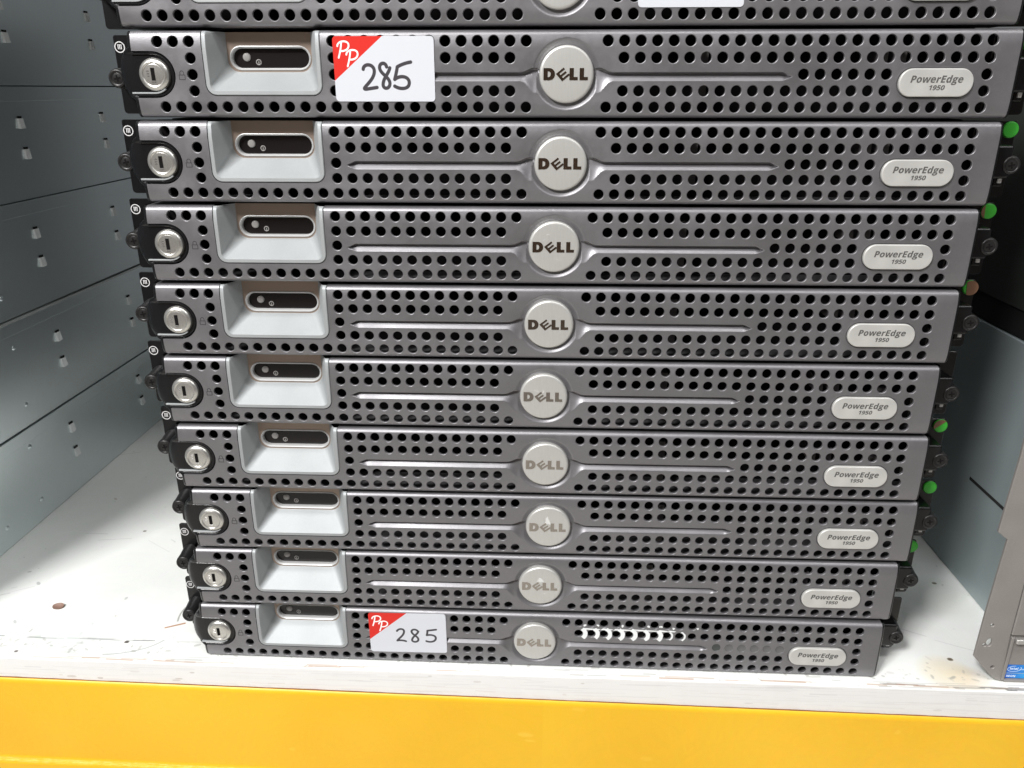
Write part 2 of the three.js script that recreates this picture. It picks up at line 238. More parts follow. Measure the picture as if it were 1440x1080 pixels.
// ---------------------------------------------------------------- equipment on the right
{
  const t = thing('equipment_chassis', 'tall grey server with blue sticker standing at the right edge of the shelf', 'server chassis', [319.5, -363, 0]);
  const blueGalv = S({ map: tint([172, 184, 186], 0.06, [0.3, 0.3], (i) => 0.5 * nE[i] + 0.5 * nC[i]), metalness: 0.6, roughness: 0.6, bumpMap: grainBump, bumpScale: 0.00002 });
  const taupe = S({ map: tint([150, 146, 142], 0.04, [0.1, 0.1], (i) => 0.6 * nC[i] + 0.4 * nA[i]), metalness: 0.35, roughness: 0.55 });
  mesh('side_panel', rbox(0, 400, 0, 196, -700, -2.5, 0.8), blueGalv, t);
  mesh('side_groove', box(-0.25, 0.6, 80.2, 82.6, -126, -77), slotDark, t);
  const ear = poly([[-46.7, 18.4], [-38.2, 8.6], [-31, 1.7], [-26.3, -0.6], [-27.7, 0.2 + 34], [-27.8, 73], [-27.8, 260], [-49, 260], [-48.6, 159], [-50.7, 109], [-44.2, 103.9], [-46.2, 51.4]]);
  for (const [x, y, rx, ry] of [[-39.6, 29.6, 1.8, 3.0], [-42.2, 27.6, 1.2, 1.2], [-33.7, 10.7, 1.2, 1.2], [-40.4, 42.7, 1.1, 1.1]]) { const h = new THREE.Path(); h.absellipse(x, y, rx, ry, 0, Math.PI * 2, true); ear.holes.push(h); }
  mesh('rack_ear', extr(ear, -2, 0, 0.25, 1), taupe, t);
  mesh('front_panel', [rbox(-27.2, 300, 35.4, 196, -18, 0.4, 0.8), rbox(-26.9, -25.0, 1, 34.2, -18, 0.9, 0.4), rbox(-25, 300, -0.2, 1.6, -18, 0.9, 0.4), rbox(-25.2, 300, 1.6, 34, -18, -0.9, 0.3)], taupe, t);
  mesh('latch_lip', [rbox(-24.6, 20, 30.4, 33.8, -1, 2.8, 0.9), rbox(-18, 20, 28.4, 31.2, -1, 1.8, 0.8)], S({ color: rgb(0.5, 0.49, 0.47), metalness: 0.6, roughness: 0.3 }), t);
  const c = document.createElement('canvas'); c.width = 256; c.height = 160; const x = c.getContext('2d');
  let g = x.createLinearGradient(0, 0, 256, 0); g.addColorStop(0, '#1560c4'); g.addColorStop(1, '#1f97e6'); x.fillStyle = g; x.fillRect(0, 0, 256, 96);
  g = x.createLinearGradient(0, 0, 256, 0); g.addColorStop(0, '#1258c2'); g.addColorStop(1, '#31b3f2'); x.fillStyle = g; x.fillRect(0, 104, 256, 56); x.fillStyle = '#8fa9b5'; x.fillRect(0, 96, 256, 8);
  x.strokeStyle = '#d8f0fc'; x.lineWidth = 5; x.beginPath(); x.ellipse(88, 48, 66, 32, -0.08, -0.5, 4.9); x.stroke();
  x.fillStyle = '#eefaff'; x.font = 'bold 38px sans-serif'; x.fillText('intel', 42, 60); x.font = '28px sans-serif'; x.fillText('inside', 138, 62); x.font = 'bold 34px sans-serif'; x.fillText('XEON', 24, 146);
  const st = new THREE.CanvasTexture(c); st.colorSpace = THREE.SRGBColorSpace;
  const sg = new THREE.PlaneGeometry(16.5, 10.6).translate(-16.7, 7.2, -0.75); mesh('sticker', sg, S({ map: st, roughness: 0.3 }), t, true);
}
{
  const t = thing('equipment_chassis', 'black server chassis on top of the tall grey one at the right edge', 'server chassis', [319.5, -166, 0]);
  mesh('base_strip', box(1.5, 400, 0.4, 18, -700, -20), S({ color: rgb(0.006, 0.006, 0.006), roughness: 0.7 }), t);
  mesh('side_panel', [rbox(0, 400, 18.6, 190, -700, -20, 0.8)], S({ map: tint([62, 66, 62], 0.1, [0.3, 0.3], (i) => 0.5 * nE[i] + 0.5 * nC[i]), metalness: 0.4, roughness: 0.55 }), t);
}

// ---------------------------------------------------------------- the rack servers: one prototype, all shapes in mm about the logo centre
const PITCH = 42.8, A = 8.027, B = 7.695, HB = 20.55, YF = 18.3, X0 = 218.2;
const font = await new FontLoader().loadAsync('fonts/droid/droid_sans_bold.typeface.json');
const holes = [];
{
  const row = (j, from, to) => { for (let k = from; k <= to + 0.01; k += 1) holes.push([k * A, j * B]); };
  row(2, -25.5, -23.5); row(2, -14.5, -2.5); row(2, 2.5, 25.5);
  row(1, -23.5, -23.5); row(1, -14.5, -3.5); row(1, 3.5, 25.5);
  row(0, -23.5, -23.5); row(0, -14.5, -14.5); row(0, 14.5, 19.5); row(0, 25.5, 25.5);
  row(-1, -23.5, -23.5); row(-1, -14.5, -3.5); row(-1, 3.5, 19.5); row(-1, 25.5, 25.5);
  row(-2, -25.5, -2.5); row(-2, 2.5, 25.5);
}
const LX = -208.4, RXL = -182.5, RXR = -122.4, RYB = -10.2;
function edgeRound(y) {                               // z of the rounded long edges
  const t = (Math.abs(y) - YF) / (HB - YF); const u = Math.max(0, (Math.abs(y) - 12) / (HB - 12)); return -1.35 * u * u + (t <= 0 ? 0 : -2.4 * (1 - Math.sqrt(Math.max(0, 1 - t * t))));
}
function bezelGeometry() {
  const out = [], P = Math.PI, rb = 2.95, ri = 2.6;
  // front sheet
  const cap = arcPts(LX, 0, 11.1, P / 2, -P / 2, 22);
  const YB = 11.6, CX = 2 * A;
  const rec = [[RXR, YB], [RXR, RYB + 5.4], ...arcPts(RXR - 5.4, RYB + 5.4, 5.4, 0, -P / 2, 8).slice(1), ...arcPts(RXL + 5.4, RYB + 5.4, 5.4, -P / 2, -P, 8), [RXL, YB]];
  const gc = (s) => [[s * 3 * A, s * -YB]];
  const outline = [[-X0, YB], [-X0, 11.1], ...cap, [-X0, -11.1], [-X0, -YB], [X0, -YB], [X0, YB], ...rec];
  const sh = poly(outline);
  const hole = (pts) => { const h = new THREE.Path(); pts.forEach(([x, y], i) => (i ? h.lineTo(x, y) : h.moveTo(x, y))); h.closePath(); sh.holes.push(h); };
  const seg = 18;
  for (const [x, y] of holes) if (Math.abs(y) < YB) hole(arcPts(x, y, rb, 0, 2 * P, seg).slice(0, -1));
  // the groove field fills everything between these lines; the sheet is cut into a left and a right half by it
  const XE = 3 * A;
  const gw = [[-112.5, -4.5], [-XE, -4.5], [-XE, -YB + 0.001], [XE, -YB + 0.001], [XE, -4.5], [112.5, -4.5], [112.5, 3], [XE, 3], [XE, YB - 0.001], [-XE, YB - 0.001], [-XE, 3], [-112.5, 3]];
  hole(gw);
  // recessed seat round the badge
  const bw = rrect(180.4 - 18.7, 180.4 + 18.7, -3.9 - 7.3, -3.9 + 7.3, 7.2, 9).slice(0, -1); hole(bw);
  out.push(new THREE.ShapeGeometry(sh, 1));
  const bi = rrect(180.4 - 17.9, 180.4 + 17.9, -3.9 - 6.5, -3.9 + 6.5, 6.4, 9).slice(0, -1);
  { const o = bw.map(([x, y]) => [x, y, 0]), m = bi.map(([x, y]) => [x, y, -0.8]); out.push(crease(grid([m, o], true), 0.6)); out.push(new THREE.ShapeGeometry(poly(bi), 1).translate(0, 0, -0.8)); }
  // hole rims and walls
  const rimProf = [[rb, 0], [rb - 0.13, -0.05], [rb - 0.25, -0.18], [ri, -0.4], [ri, -1.5]];
  const rim = flip(grid(rimProf.map(([r, z]) => arcPts(0, 0, r, 0, 2 * P, seg).slice(0, -1).map(([x, y]) => [x, y, z])), true));
  for (const [x, y] of holes) { const g = rim.clone().translate(x, y, 0), p = g.attributes.position; for (let i = 0; i < p.count; i++) p.setZ(i, p.getZ(i) + edgeRound(p.getY(i))); out.push(g); }
  // bands of the top and bottom rows, bent back towards the long edges
  const bandN = (g) => { const p = g.attributes.position, n = g.attributes.normal, e = 0.05; for (let i = 0; i < p.count; i++) { const y = p.getY(i), b = -(edgeRound(y + e) - edgeRound(y - e)) / (2 * e), l = Math.hypot(b, 1); p.setZ(i, edgeRound(y)); n.setXYZ(i, 0, b / l, 1 / l); } return g; };
  const quad = (xa, xb, s) => { const rows = []; for (let k = 0; k <= 6; k++) { const y = s > 0 ? YB + (YF - 0.02 - YB) * k / 6 : -YF + 0.02 + (YF - 0.02 - YB) * k / 6; rows.push([[xa, y, 0], [xb, y, 0]]); } out.push(bandN(grid(rows))); };
  const cell = (cx, cy, xa, xb, ya, yb) => { const C = [], R = [], n = 24; for (let i = 0; i < n; i++) { const a = i / n * 2 * P, c = Math.cos(a), q = Math.sin(a); C.push([cx + rb * c, cy + rb * q, 0]);
      const tx = c > 0 ? (xb - cx) / c : c < 0 ? (xa - cx) / c : 1e9, ty = q > 0 ? (yb - cy) / q : q < 0 ? (ya - cy) / q : 1e9, t = Math.min(Math.abs(tx), Math.abs(ty)); R.push([cx + c * t, cy + q * t, 0]); }
    for (const [X, Y] of [[xa, ya], [xb, ya], [xb, yb], [xa, yb]]) { let best = 0, bd = 1e9; R.forEach(([x, y], i) => { const d = Math.hypot(x - X, y - Y); if (d < bd) { bd = d; best = i; } }); R[best] = [X, Y, 0]; }
    const mid = C.map(([x, y], i) => [(x + R[i][0]) / 2, (y + R[i][1]) / 2, 0]); out.push(bandN(grid([R, mid, C], true))); };
  for (const s of [1, -1]) for (let k = -27; k < 27; k++) {
    const xa = k * A, xb = xa + A, cx = xa + A / 2; if (xb < CX + 0.1 && xa > -CX - 0.1) continue;
    if (s > 0 && xb > RXL && xa < RXR) { if (xa < RXL) quad(xa, RXL, s); if (xb > RXR) quad(RXR, xb, s); continue; }
    if (holes.some(([x, y]) => Math.abs(x - cx) < 0.1 && Math.abs(y - s * 2 * B) < 0.1)) cell(cx, s * 2 * B, xa, xb, s > 0 ? YB : -YF + 0.02, s > 0 ? YF - 0.02 : -YB); else quad(xa, xb, s);
  }
  for (const s of [1, -1]) { quad(-X0, -27 * A, s); quad(27 * A, X0, s); }
  // rounded long edges, top and bottom
  const strip = (xa, xb, s) => { const rows = []; for (let k = 0; k <= 8; k++) { const a = k / 8 * P / 2, y = s * (YF - 0.02 + (HB - YF + 0.02) * Math.sin(a)), z = edgeRound(y); rows.push([[xa, y, z], [xb, y, z]]); } rows.push([[xa, s * HB, -12], [xb, s * HB, -12]], [[xa, s * HB, -27], [xb, s * HB, -27]]); const g = grid(rows); return s > 0 ? g : flip(g); };
  out.push(strip(-X0, RXL, 1), strip(RXR, X0, 1), strip(-X0, X0, -1));
  // inner side of the bottom lip, so the shell has thickness
  out.push(box(-X0, X0, -HB + 0.1, -HB + 1.4, -27, -3.2), box(RXR, X0, HB - 1.4, HB - 0.1, -27, -3.2), box(-X0, RXL, HB - 1.4, HB - 0.1, -27, -3.2));
  // edges of the cut-outs
  const wall = (pts, z = -2) => grid([pts.map(([x, y]) => [x, y, 0]), pts.map(([x, y]) => [x, y, -0.35]), pts.map(([x, y]) => [x, y, z])]);
  out.push(crease(wall([[-X0, 11.1], ...cap, [-X0, -11.1]]), 0.6), crease(wall(rec, -6), 0.6));
  // pressed groove: centre block and two bars as one height field
  const h = (x, y) => {
    const r = Math.hypot(x, y), ring = -2.1 * (1 - 0.5 * sm((r - 14.0) / 2.8) - 0.5 * Math.min(1, Math.max(0, (r - 14.0) / 2.8)));
    const ax = Math.abs(x), f = sm((25 - ax) / 9), tip = Math.min(1, Math.max(0, (111.3 - ax) / 5));
    const yc = -1.0, up = yc + 2.1 * tip + 2.2 * f * f, lo = yc - 2.0 * tip - 5.5 * f * f;
    let bar = 0; if (ax < 111.3 && y < up && y > lo) { const dU = (up - y) / 0.9, dL = (y - lo) / Math.max(0.4, (up - lo) - 1.1); bar = -2.5 * Math.min(1, 0.35 + tip) * Math.min(sm(dU), Math.min(1, dL)); }
    if (ax < 13.5) bar = 0;
    return Math.min(ring, bar) + edgeRound(y);
  };
  const field = (xs, ys) => { const rows = ys.map((y) => xs.map((x) => [x, y, h(x, y)])); const g = grid(rows); const n = g.attributes.normal, p = g.attributes.position, e = 0.12;
    for (let i = 0; i < p.count; i++) { const x = p.getX(i), y = p.getY(i), a = -(h(x + e, y) - h(x - e, y)) / (2 * e), b = -(h(x, y + e) - h(x, y - e)) / (2 * e), l = Math.hypot(a, b, 1); n.setXYZ(i, a / l, b / l, 1 / l); } return g; };
  const lin = (a, b, s) => { const n = Math.round((b - a) / s); return Array.from({ length: n + 1 }, (_, i) => a + (b - a) * i / n); };
  out.push(field(lin(-CX, CX, 0.5), lin(-YF + 0.02, -YB, 0.5)), field(lin(-CX, CX, 0.5), lin(YB, YF - 0.02, 0.5)), field(lin(-XE, XE, 0.5), lin(-YB, YB, 0.4)));
  const bx = [...lin(XE, 104.5, 8), ...lin(105, 112.5, 0.5)];
  out.push(field(bx, lin(-4.5, 3, 0.25)), field(bx.map((x) => -x).reverse(), lin(-4.5, 3, 0.25)));
  return out;
}
function endCap(s) {                                  // black plastic end with a bulge beside the lock (left) or plain (right)
  const ys = Array.from({ length: 65 }, (_, i) => HB - 0.1 - i * (2 * HB - 0.2) / 64);
  const px = [0, 0, 0.34, 0.66, 0.9, 1, 1], pz = [-1.5, 0, 0.3, 1.2, 3.2, 6.5, 28];
  const rows = ys.map((y) => { const m = s < 0 ? Math.pow(Math.max(0, 1 - Math.pow(Math.abs(y - 0.4) / 12.4, 2.6)), 0.7) : 0, e = edgeRound(y) * 0.9, w = (s < 0 ? 2.3 : 1.9) + 7.8 * m;
    const inC = s < 0 && Math.abs(y) < 9.9;
    return px.map((u, i) => [s * (X0 + w * u - (i === 0 && inC ? 4 : 0)), y, (i === 0 ? (inC ? -1.53 : -3.4) : -0.35 - 1.15 * (inC ? 1 : m) - pz[i] * (0.35 + 0.65 * m) * (i === 6 ? 1 / (0.35 + 0.65 * m) : 1)) + e]); });
  const g = grid(rows); return crease(s < 0 ? g : flip(g), 0.9);
}
function recessGeometry() {
  const mid = (RXL + RXR) / 2, path = (hw, yb, r, z, top = HB - 0.2) => {   // open U, from the top left round to the top right
    const P = Math.PI, L = []; const ysL = [top, top - 0.7, top - 1.6, YF, 13, 8.5];
    for (const y of ysL) L.push([mid - hw, y]); L.push(...arcPts(mid - hw + r, yb + r, r, P, 1.5 * P, 7)); for (const f of [-0.5, 0, 0.5]) L.push([mid + f * hw, yb]);
    L.push(...arcPts(mid + hw - r, yb + r, r, 1.5 * P, 2 * P, 7)); for (const y of ysL.slice().reverse()) L.push([mid + hw, y]);
    return L.map(([x, y]) => [x, y, z + (z > -2 ? edgeRound(y) : 0)]);
  };
  const g = grid([path(29.75, -9.85, 5.1, -4), path(29.75, -9.85, 5.1, -0.2), path(29.35, -9.45, 4.7, 0.2), path(27.7, -7.8, 3.2, 0.15), path(27.3, -7.4, 2.7, -0.25), path(22.2, 1.0, 6.0, -12.6), path(21.9, 1.4, 5.9, -13)]);
  return crease(flip(g), 0.45);
}
const stad = (cx, cy, hw, hh, n = 12) => { const P = Math.PI, r = hh; return [...arcPts(cx + hw - r, cy, r, -P / 2, P / 2, n), ...arcPts(cx - hw + r, cy, r, P / 2, 1.5 * P, n)]; };
function letters(txt, size, cx, cy, z, sx = 1, slant = 0, depth = 0.12) {
  const g = new THREE.ExtrudeGeometry(font.generateShapes(txt, size), { depth, bevelEnabled: false, curveSegments: 4 }); g.computeBoundingBox(); const b = g.boundingBox;
  g.translate(-(b.min.x + b.max.x) / 2, -size * 0.36, 0); g.applyMatrix4(new THREE.Matrix4().makeShear(0, 0, slant, 0, 0, 0)); g.scale(sx, 1, 1); return g.translate(cx, cy, z);
}
function logoLetters() {                              // polished raised letters, the second one tilted
  const k = (x, y) => [(x - 460) / 33.3, (540 - y) / 37];
  const D = new THREE.Shape(); D.moveTo(...k(80, 432)); D.lineTo(...k(178, 432)); D.bezierCurveTo(...k(240, 436), ...k(268, 490), ...k(268, 536)); D.bezierCurveTo(...k(268, 590), ...k(236, 634), ...k(178, 638)); D.lineTo(...k(80, 638)); D.closePath();
  const dh = new THREE.Path(); dh.moveTo(...k(148, 484)); dh.lineTo(...k(148, 588)); dh.bezierCurveTo(...k(182, 588), ...k(198, 566), ...k(198, 536)); dh.bezierCurveTo(...k(198, 506), ...k(182, 484), ...k(148, 484)); D.holes.push(dh);
  const E = poly([[0, 0], [4.9, 0], [4.9, 0.98], [1.35, 0.98], [1.35, 1.9], [4.5, 1.9], [4.5, 2.9], [1.35, 2.9], [1.35, 3.85], [4.9, 3.85], [4.9, 4.85], [0, 4.85]]);
  const L = (x0) => poly([k(x0, 432), k(x0 + 70, 432), k(x0 + 70, 584), k(x0 + 136, 584), k(x0 + 136, 638), k(x0, 638)]);
  const d = 0.16; const e = extr(E, 0, d).translate(0, 0, 0).rotateZ(0.70).scale(1, 0.93, 1).translate(-2.15, -3.2, 0);
  return [extr(D, 0, d), e, extr(L(508), 0, d), extr(L(675), 0, d)].map((g) => g.translate(0, 0, 0.98));
}
const G = {};                                         // shared geometries (metres)
const gshare = (k, f) => (G[k] ??= geo(f()));
function part(name, key, f, mat, parent) { const m = new THREE.Mesh(gshare(key, f), mat); m.name = name; m.castShadow = m.receiveShadow = true; parent.add(m); return m; }

function makeServer(label) {
  const t = thing('rack_server', label, 'rack server', [0, 0, 0], 'rack servers stacked on the white shelf');
  part('case', 'case', () => [rbox(-214, 214, -20.9, 20.9, -700, -31.2, 0.6)], M.case, t);
  part('front_plate', 'plate', () => [box(-217, 217, -19, 19.2, -30.8, -24)], M.inside, t);
  [[66, 70.5, -13, 13, -6.5], [154, 158, 3, 11, -5.5], [162.5, 167, 3, 11, -5.5], [193, 199, -10, 2, -6]].forEach(([a, b, c, d, e], i) => part('inner_post', 'post' + i, () => [box(a, b, c, d, -24, e)], M.post, t));
  part('bezel', 'bezel', bezelGeometry, M.bezel, t);
  part('end_cap', 'capL', () => [endCap(-1), extr(poly([[-219, 10.4], ...arcPts(LX, 0, 10.4, Math.PI / 2, -Math.PI / 2, 22), [-219, -10.4]]), -4.2, -1.5, 0.5, 2), extr(poly([[-219, 10.4], ...arcPts(LX, 0, 10.4, Math.PI / 2, -Math.PI / 2, 22), [-219, -10.4], [-219, -9.5], ...arcPts(LX, 0, 9.5, -Math.PI / 2, Math.PI / 2, 22), [-219, 9.5]]), -2, -0.5, 0.25, 1)], M.black, t);
  part('end_cap', 'capR', () => [endCap(1)], M.black, t);
  part('ledge_sheen', 'ledge', () => [extr(poly([[-221.2, -8.35], [LX - 1, -8.35], ...arcPts(LX - 1, 0.6, 8.95, -Math.PI / 2, -0.9, 8), ...arcPts(LX - 1, 0.2, 9.4, -0.9, -Math.PI / 2, 8), [-221.2, -9.2]]), -3.5, -0.35, 0.15, 1)], M.silver, t);  // light on the black collar ledge, put in as a silver strip
  const lk = part('lock', 'lock', () => [latheZ([[0, 0.55], [4.9, 0.55], [5.0, 0.3], [5.45, 0.3], [5.6, 0.75], [6.2, 0.85], [7.4, 0.1], [7.95, -0.9], [7.95, -4]]).translate(LX, 0, 0)], M.lock, t);
  part('keyhole', 'key', () => [box(-1.0, 1.0, -3.0, 3.0, -0.3, 0.62).rotateZ(0.02).translate(LX - 0.2, 0.2, 0)], M.inside, lk);
  part('stamped_mark', 'mark', () => [1.7, 0.5, -0.7].map((y) => box(-3.4, -2.2, y - 0.35, y + 0.35, 0.5, 0.64).translate(LX, 0, 0)).concat([box(-1.2, 0.9, -3.9, -3.1, 0.5, 0.64).translate(LX, 0, 0)]), M.shiny, lk);
  part('padlock_symbol', 'pad', () => { const s = poly([[-1.65, -2.2], [1.65, -2.2], [1.65, 0.3], [-1.65, 0.3]]); const q = new THREE.Path(); [[-1.3, -1.85], [-1.3, -0.05], [1.3, -0.05], [1.3, -1.85]].forEach(([x, y], i) => (i ? q.lineTo(x, y) : q.moveTo(x, y))); q.closePath(); s.holes.push(q);
    const sh = poly([[-1.15, 0.3], ...arcPts(0, 1.1, 1.15, Math.PI, 0, 10), [1.15, 0.3], [0.8, 0.3], ...arcPts(0, 1.1, 0.8, 0, Math.PI, 10), [-0.8, 0.3]]); return [extr(s, 0, 0.05), extr(sh, 0, 0.05)].map((g) => g.translate(-194, -0.3, 0)); }, M.icon, t);
  const rc = part('control_recess', 'rec', () => [recessGeometry()], M.silver, t);
  part('back_panel', 'back', () => { const x0 = -174.5, x1 = -130.4, s = poly([[x0, 1.4], [x1, 1.4], [x1, HB - 0.2], [x0, HB - 0.2]]); const h = new THREE.Path(); stad(-152.1, 8.1, 21.2, 5.9).forEach(([x, y], i) => (i ? h.lineTo(x, y) : h.moveTo(x, y))); h.closePath(); s.holes.push(h); return [extr(s, -13.8, -13)]; }, M.taupe, rc);
  part('window_rim', 'rim', () => { const R = (o, z) => stad(-152.1, 8.1, 20 + o, 4.7 + o).map(([x, y]) => [x, y, z]); return [crease(flip(grid([R(1.25, -13.4), R(1.15, -12.75), R(0.8, -12.6), R(0.1, -13.3), R(0, -13.9), R(0, -17)].map((r) => r), true)), 0.7)]; }, M.rim, rc);
  part('display_window', 'glass', () => [extr(poly(stad(-152.1, 8.1, 20.2, 4.9)), -17, -15.6)], M.glass, rc);
  part('power_button', 'btn', () => [latheZ([[0, -14.7], [1.5, -14.75], [2.05, -15.1], [2.1, -16]], 22).translate(-165.2, 8.6, 0)], M.button, rc);
  part('indicator', 'ind', () => [latheZ([[0.95, -15.4], [1.25, -15.2], [1.5, -15.4], [1.5, -16]], 20).translate(-159.2, 6.2, 0), box(-159.45, -158.95, 5.5, 6.7, -16, -15.35)], M.button, rc);
  const ds = part('logo_disc', 'disc', () => [latheZ([[0, 0.95], [7, 0.95], [12.1, 0.9], [12.9, 0.7], [13.4, 0.2], [13.55, -0.4], [13.55, -2.2]], 56)], M.disc, t);
  part('lettering', 'dell', logoLetters, M.chrome, ds);
  const bd = part('badge', 'badge', () => [extr(poly(rrect(180.4 - 17.9, 180.4 + 17.9, -3.9 - 6.55, -3.9 + 6.55, 6.4, 10).slice(0, -1)), -0.8, 1.5, 0.55, 3)], M.badge, t);
  part('lettering', 'pe', () => [letters('PowerEdge', 3.2, 180.5, -2.7, 1.5, 1.08, 0.2), letters('1950', 2.2, 180.9, -6.45, 1.5, 1.15, 0.2)], M.print, bd);
  for (const s of [-1, 1]) {
    const ear = part('mounting_ear', 'ear' + s, () => [extr(poly(s < 0 ? [[-214, 20.2], [-241.4, 20.2], ...arcPts(-241.2, 19, 1.2, Math.PI / 2, Math.PI, 4), [-242.4, -17.6], ...arcPts(-240.4, -17.6, 2, Math.PI, 1.5 * Math.PI, 5), [-214, -19.8]] : [[214, 20.2], [241.2, 20.2], ...arcPts(241.2, 19, 1.2, Math.PI / 2, 0, 4), [242.4, -17.6], ...arcPts(240.4, -17.6, 2, 0, -0.5 * Math.PI, 5), [214, -19.8]]), -32.4, -30.9, 0.3, 1)], M.black, t);
    if (s < 0) part('emblem', 'emb', () => [new THREE.RingGeometry(2.35, 2.85, 32), ...[-0.85, 0, 0.85].map((x) => new THREE.PlaneGeometry(0.45, 2.1).translate(x, 0, 0)), new THREE.PlaneGeometry(2.4, 0.3).translate(0, 1.15, 0)].map((g) => g.translate(-239.3, 14.3, -30.82)), M.white, ear);
    part('thumbscrew', 'scr' + s, () => [latheZ([[0, -17.6], [3.0, -17.6], [3.3, -17.1], [3.9, -16.9], [4.6, -17.3], [5.0, -18.6], [5.1, -22], [6.2, -30.9]], 28).translate(s * 236.5, -1.5, 0), latheZ([[0, -17.2], [2.6, -17.3], [2.9, -17.7]], 20).translate(s * 236.5, -1.5, 0)], M.screw, t);
    part('screw_cross', 'crs' + s, () => [box(-1.7, 1.7, -0.4, 0.4, -18, -17.12), box(-0.4, 0.4, -1.7, 1.7, -18, -17.1)].map((g) => g.rotateZ(0.2).translate(s * 236.5, -1.5, 0)), M.inside, t.children[t.children.length - 1]);
  }
  part('latch_block', 'lbk', () => [rbox(219, 236.5, -8.5, 8.5, -31, -17.5, 1.5), rbox(231, 236, -13, -6, -31, -21.6, 0.8)], M.black, t);
  part('status_window', 'stw', () => [rbox(-1.1, 1.1, -1.7, 1.7, -1, 0.2, 0.3).translate(233.9, -9.3, -21)], M.white, t);
  return t;
}
const servers = [   // index down the stack, x, z, yaw, label
  [-1, 1.684, -2.05, -0.0039, 'silver rack server at the very top, mostly cut off by the upper picture edge'],
  [0, 6.05, -1.12, 0.0032, 'silver rack server bearing the upper 285 price sticker, directly under the cut-off one'],
  [1, 4.03, 0.41, 0.0028, 'silver rack server directly below the one with the upper 285 sticker'],
  [2, 1.41, 0.94, 0.0044, 'silver rack server two below the upper 285 sticker, round badge smudged'],
  [3, -0.585, 1.07, 0.0011, 'silver rack server third below the upper 285 sticker, just above the scratched round badge'],
  [4, -2.88, 0.725, -0.0009, 'silver rack server mid stack with a small white scratch above its round badge letters'],
  [5, -1.33, 1.09, 0.0001, 'silver rack server fourth from the bottom, clean round badge, just below the scratched one'],
  [6, 1.05, -0.175, 0.0021, 'silver rack server third from the bottom, narrow pale smear on its round badge'],
  [7, -3.2, -0.646, -0.0009, 'silver rack server second from the bottom, broad pale smear on its round badge'],
  [8, -6.23, -0.255, -0.0081, 'bottom silver rack server with white glue residue and the lower 285 sticker'],
];
const proto = makeServer(servers[0][4]);
const stack = {};
servers.forEach(([i, x, z, yaw, label], k) => {
  let s = proto; if (k) { s = proto.clone(); s.name = numbered('rack_server'); scene.add(s); s.userData = { ...proto.userData, label }; }
  s.position.set(x / 1000, -i * PITCH / 1000, z / 1000); s.rotation.y = yaw; stack[i] = s;
});
// round coloured plugs on the right ears (angle and share of the copper-coloured half)
const dotGeo = geo(latheZ([[0, -29.6], [3.6, -29.7], [4.2, -30.1], [4.3, -30.9]], 28).translate(239.2, 15.7, 0));
const half = (a0, a1, r) => geo(extr(poly([...arcPts(0, 0, r, a0, a1, 20)]), -29.6, -29.45).translate(239.2, 15.7, 0));
for (const [i, a0, a1] of [[1], [2, 2.2, 4.2], [3, -2.0, 2.2], [5, 0.9, 3.6], [6], [7], [0]]) {
  const ear = stack[i].children.filter((c) => c.name === 'mounting_ear')[1];
  const d = new THREE.Mesh(dotGeo, M.green); d.name = 'coloured_plug'; ear.add(d);
  if (a0 !== undefined) { const q = new THREE.Mesh(half(a0, a1, 4.25), M.copper); q.name = 'copper_face'; ear.add(q); }
}
// smears and scratches on three round badges
const scuffMat = S({ color: rgb(0.64, 0.645, 0.62), roughness: 0.75 });
const scuff = (i, shapes) => { const d = stack[i].children.find((c) => c.name === 'logo_disc'); const m = mesh('scuff', shapes.map((s) => extr(poly(s), 1.0, 1.03)), scuffMat, d); return m; };
scuff(4, [[[-5.5, 4.2], [-2.6, 3.3], [-2.7, 3.1], [-5.4, 3.8]], [[-0.7, 4.6], [-0.2, 3.2], [-1.4, 2.2], [-1.5, 2.0], [-0.2, 2.6], [0.4, 3.4]], [[-3.6, 7.2], [-3.2, 6.6], [-3.3, 6.5]]]);
scuff(6, [[[0.1, 7.8], [0.7, 5.6], [1.9, 3.4], [2.2, 1.9], [0.6, 2.5], [-1.4, 2.2], [-1.9, 2.6], [-1.2, 4.6], [-1.4, 6.2]].map(([x, y]) => [x * 0.9 - 0.4, y])]);
scuff(7, [[[-0.5, 7.0], [1.6, 5.0], [2.6, 3.1], [1.2, 3.4], [0.2, 3.0], [-1.5, 3.6], [-2.8, 3.2], [-1.4, 4.8]], [[2.0, -5.0], [3.2, -4.8], [3.4, -5.3], [2.4, -5.6]]]);
scuff(2, [[[-4.2, 6.6], [-1.0, 7.4], [-4.0, 6.3]], [[1.0, -6.2], [5.0, -7.6], [1.2, -6.5]], [[-6, 3.2], [-3.4, 5.2], [-5.8, 3.6]]]);
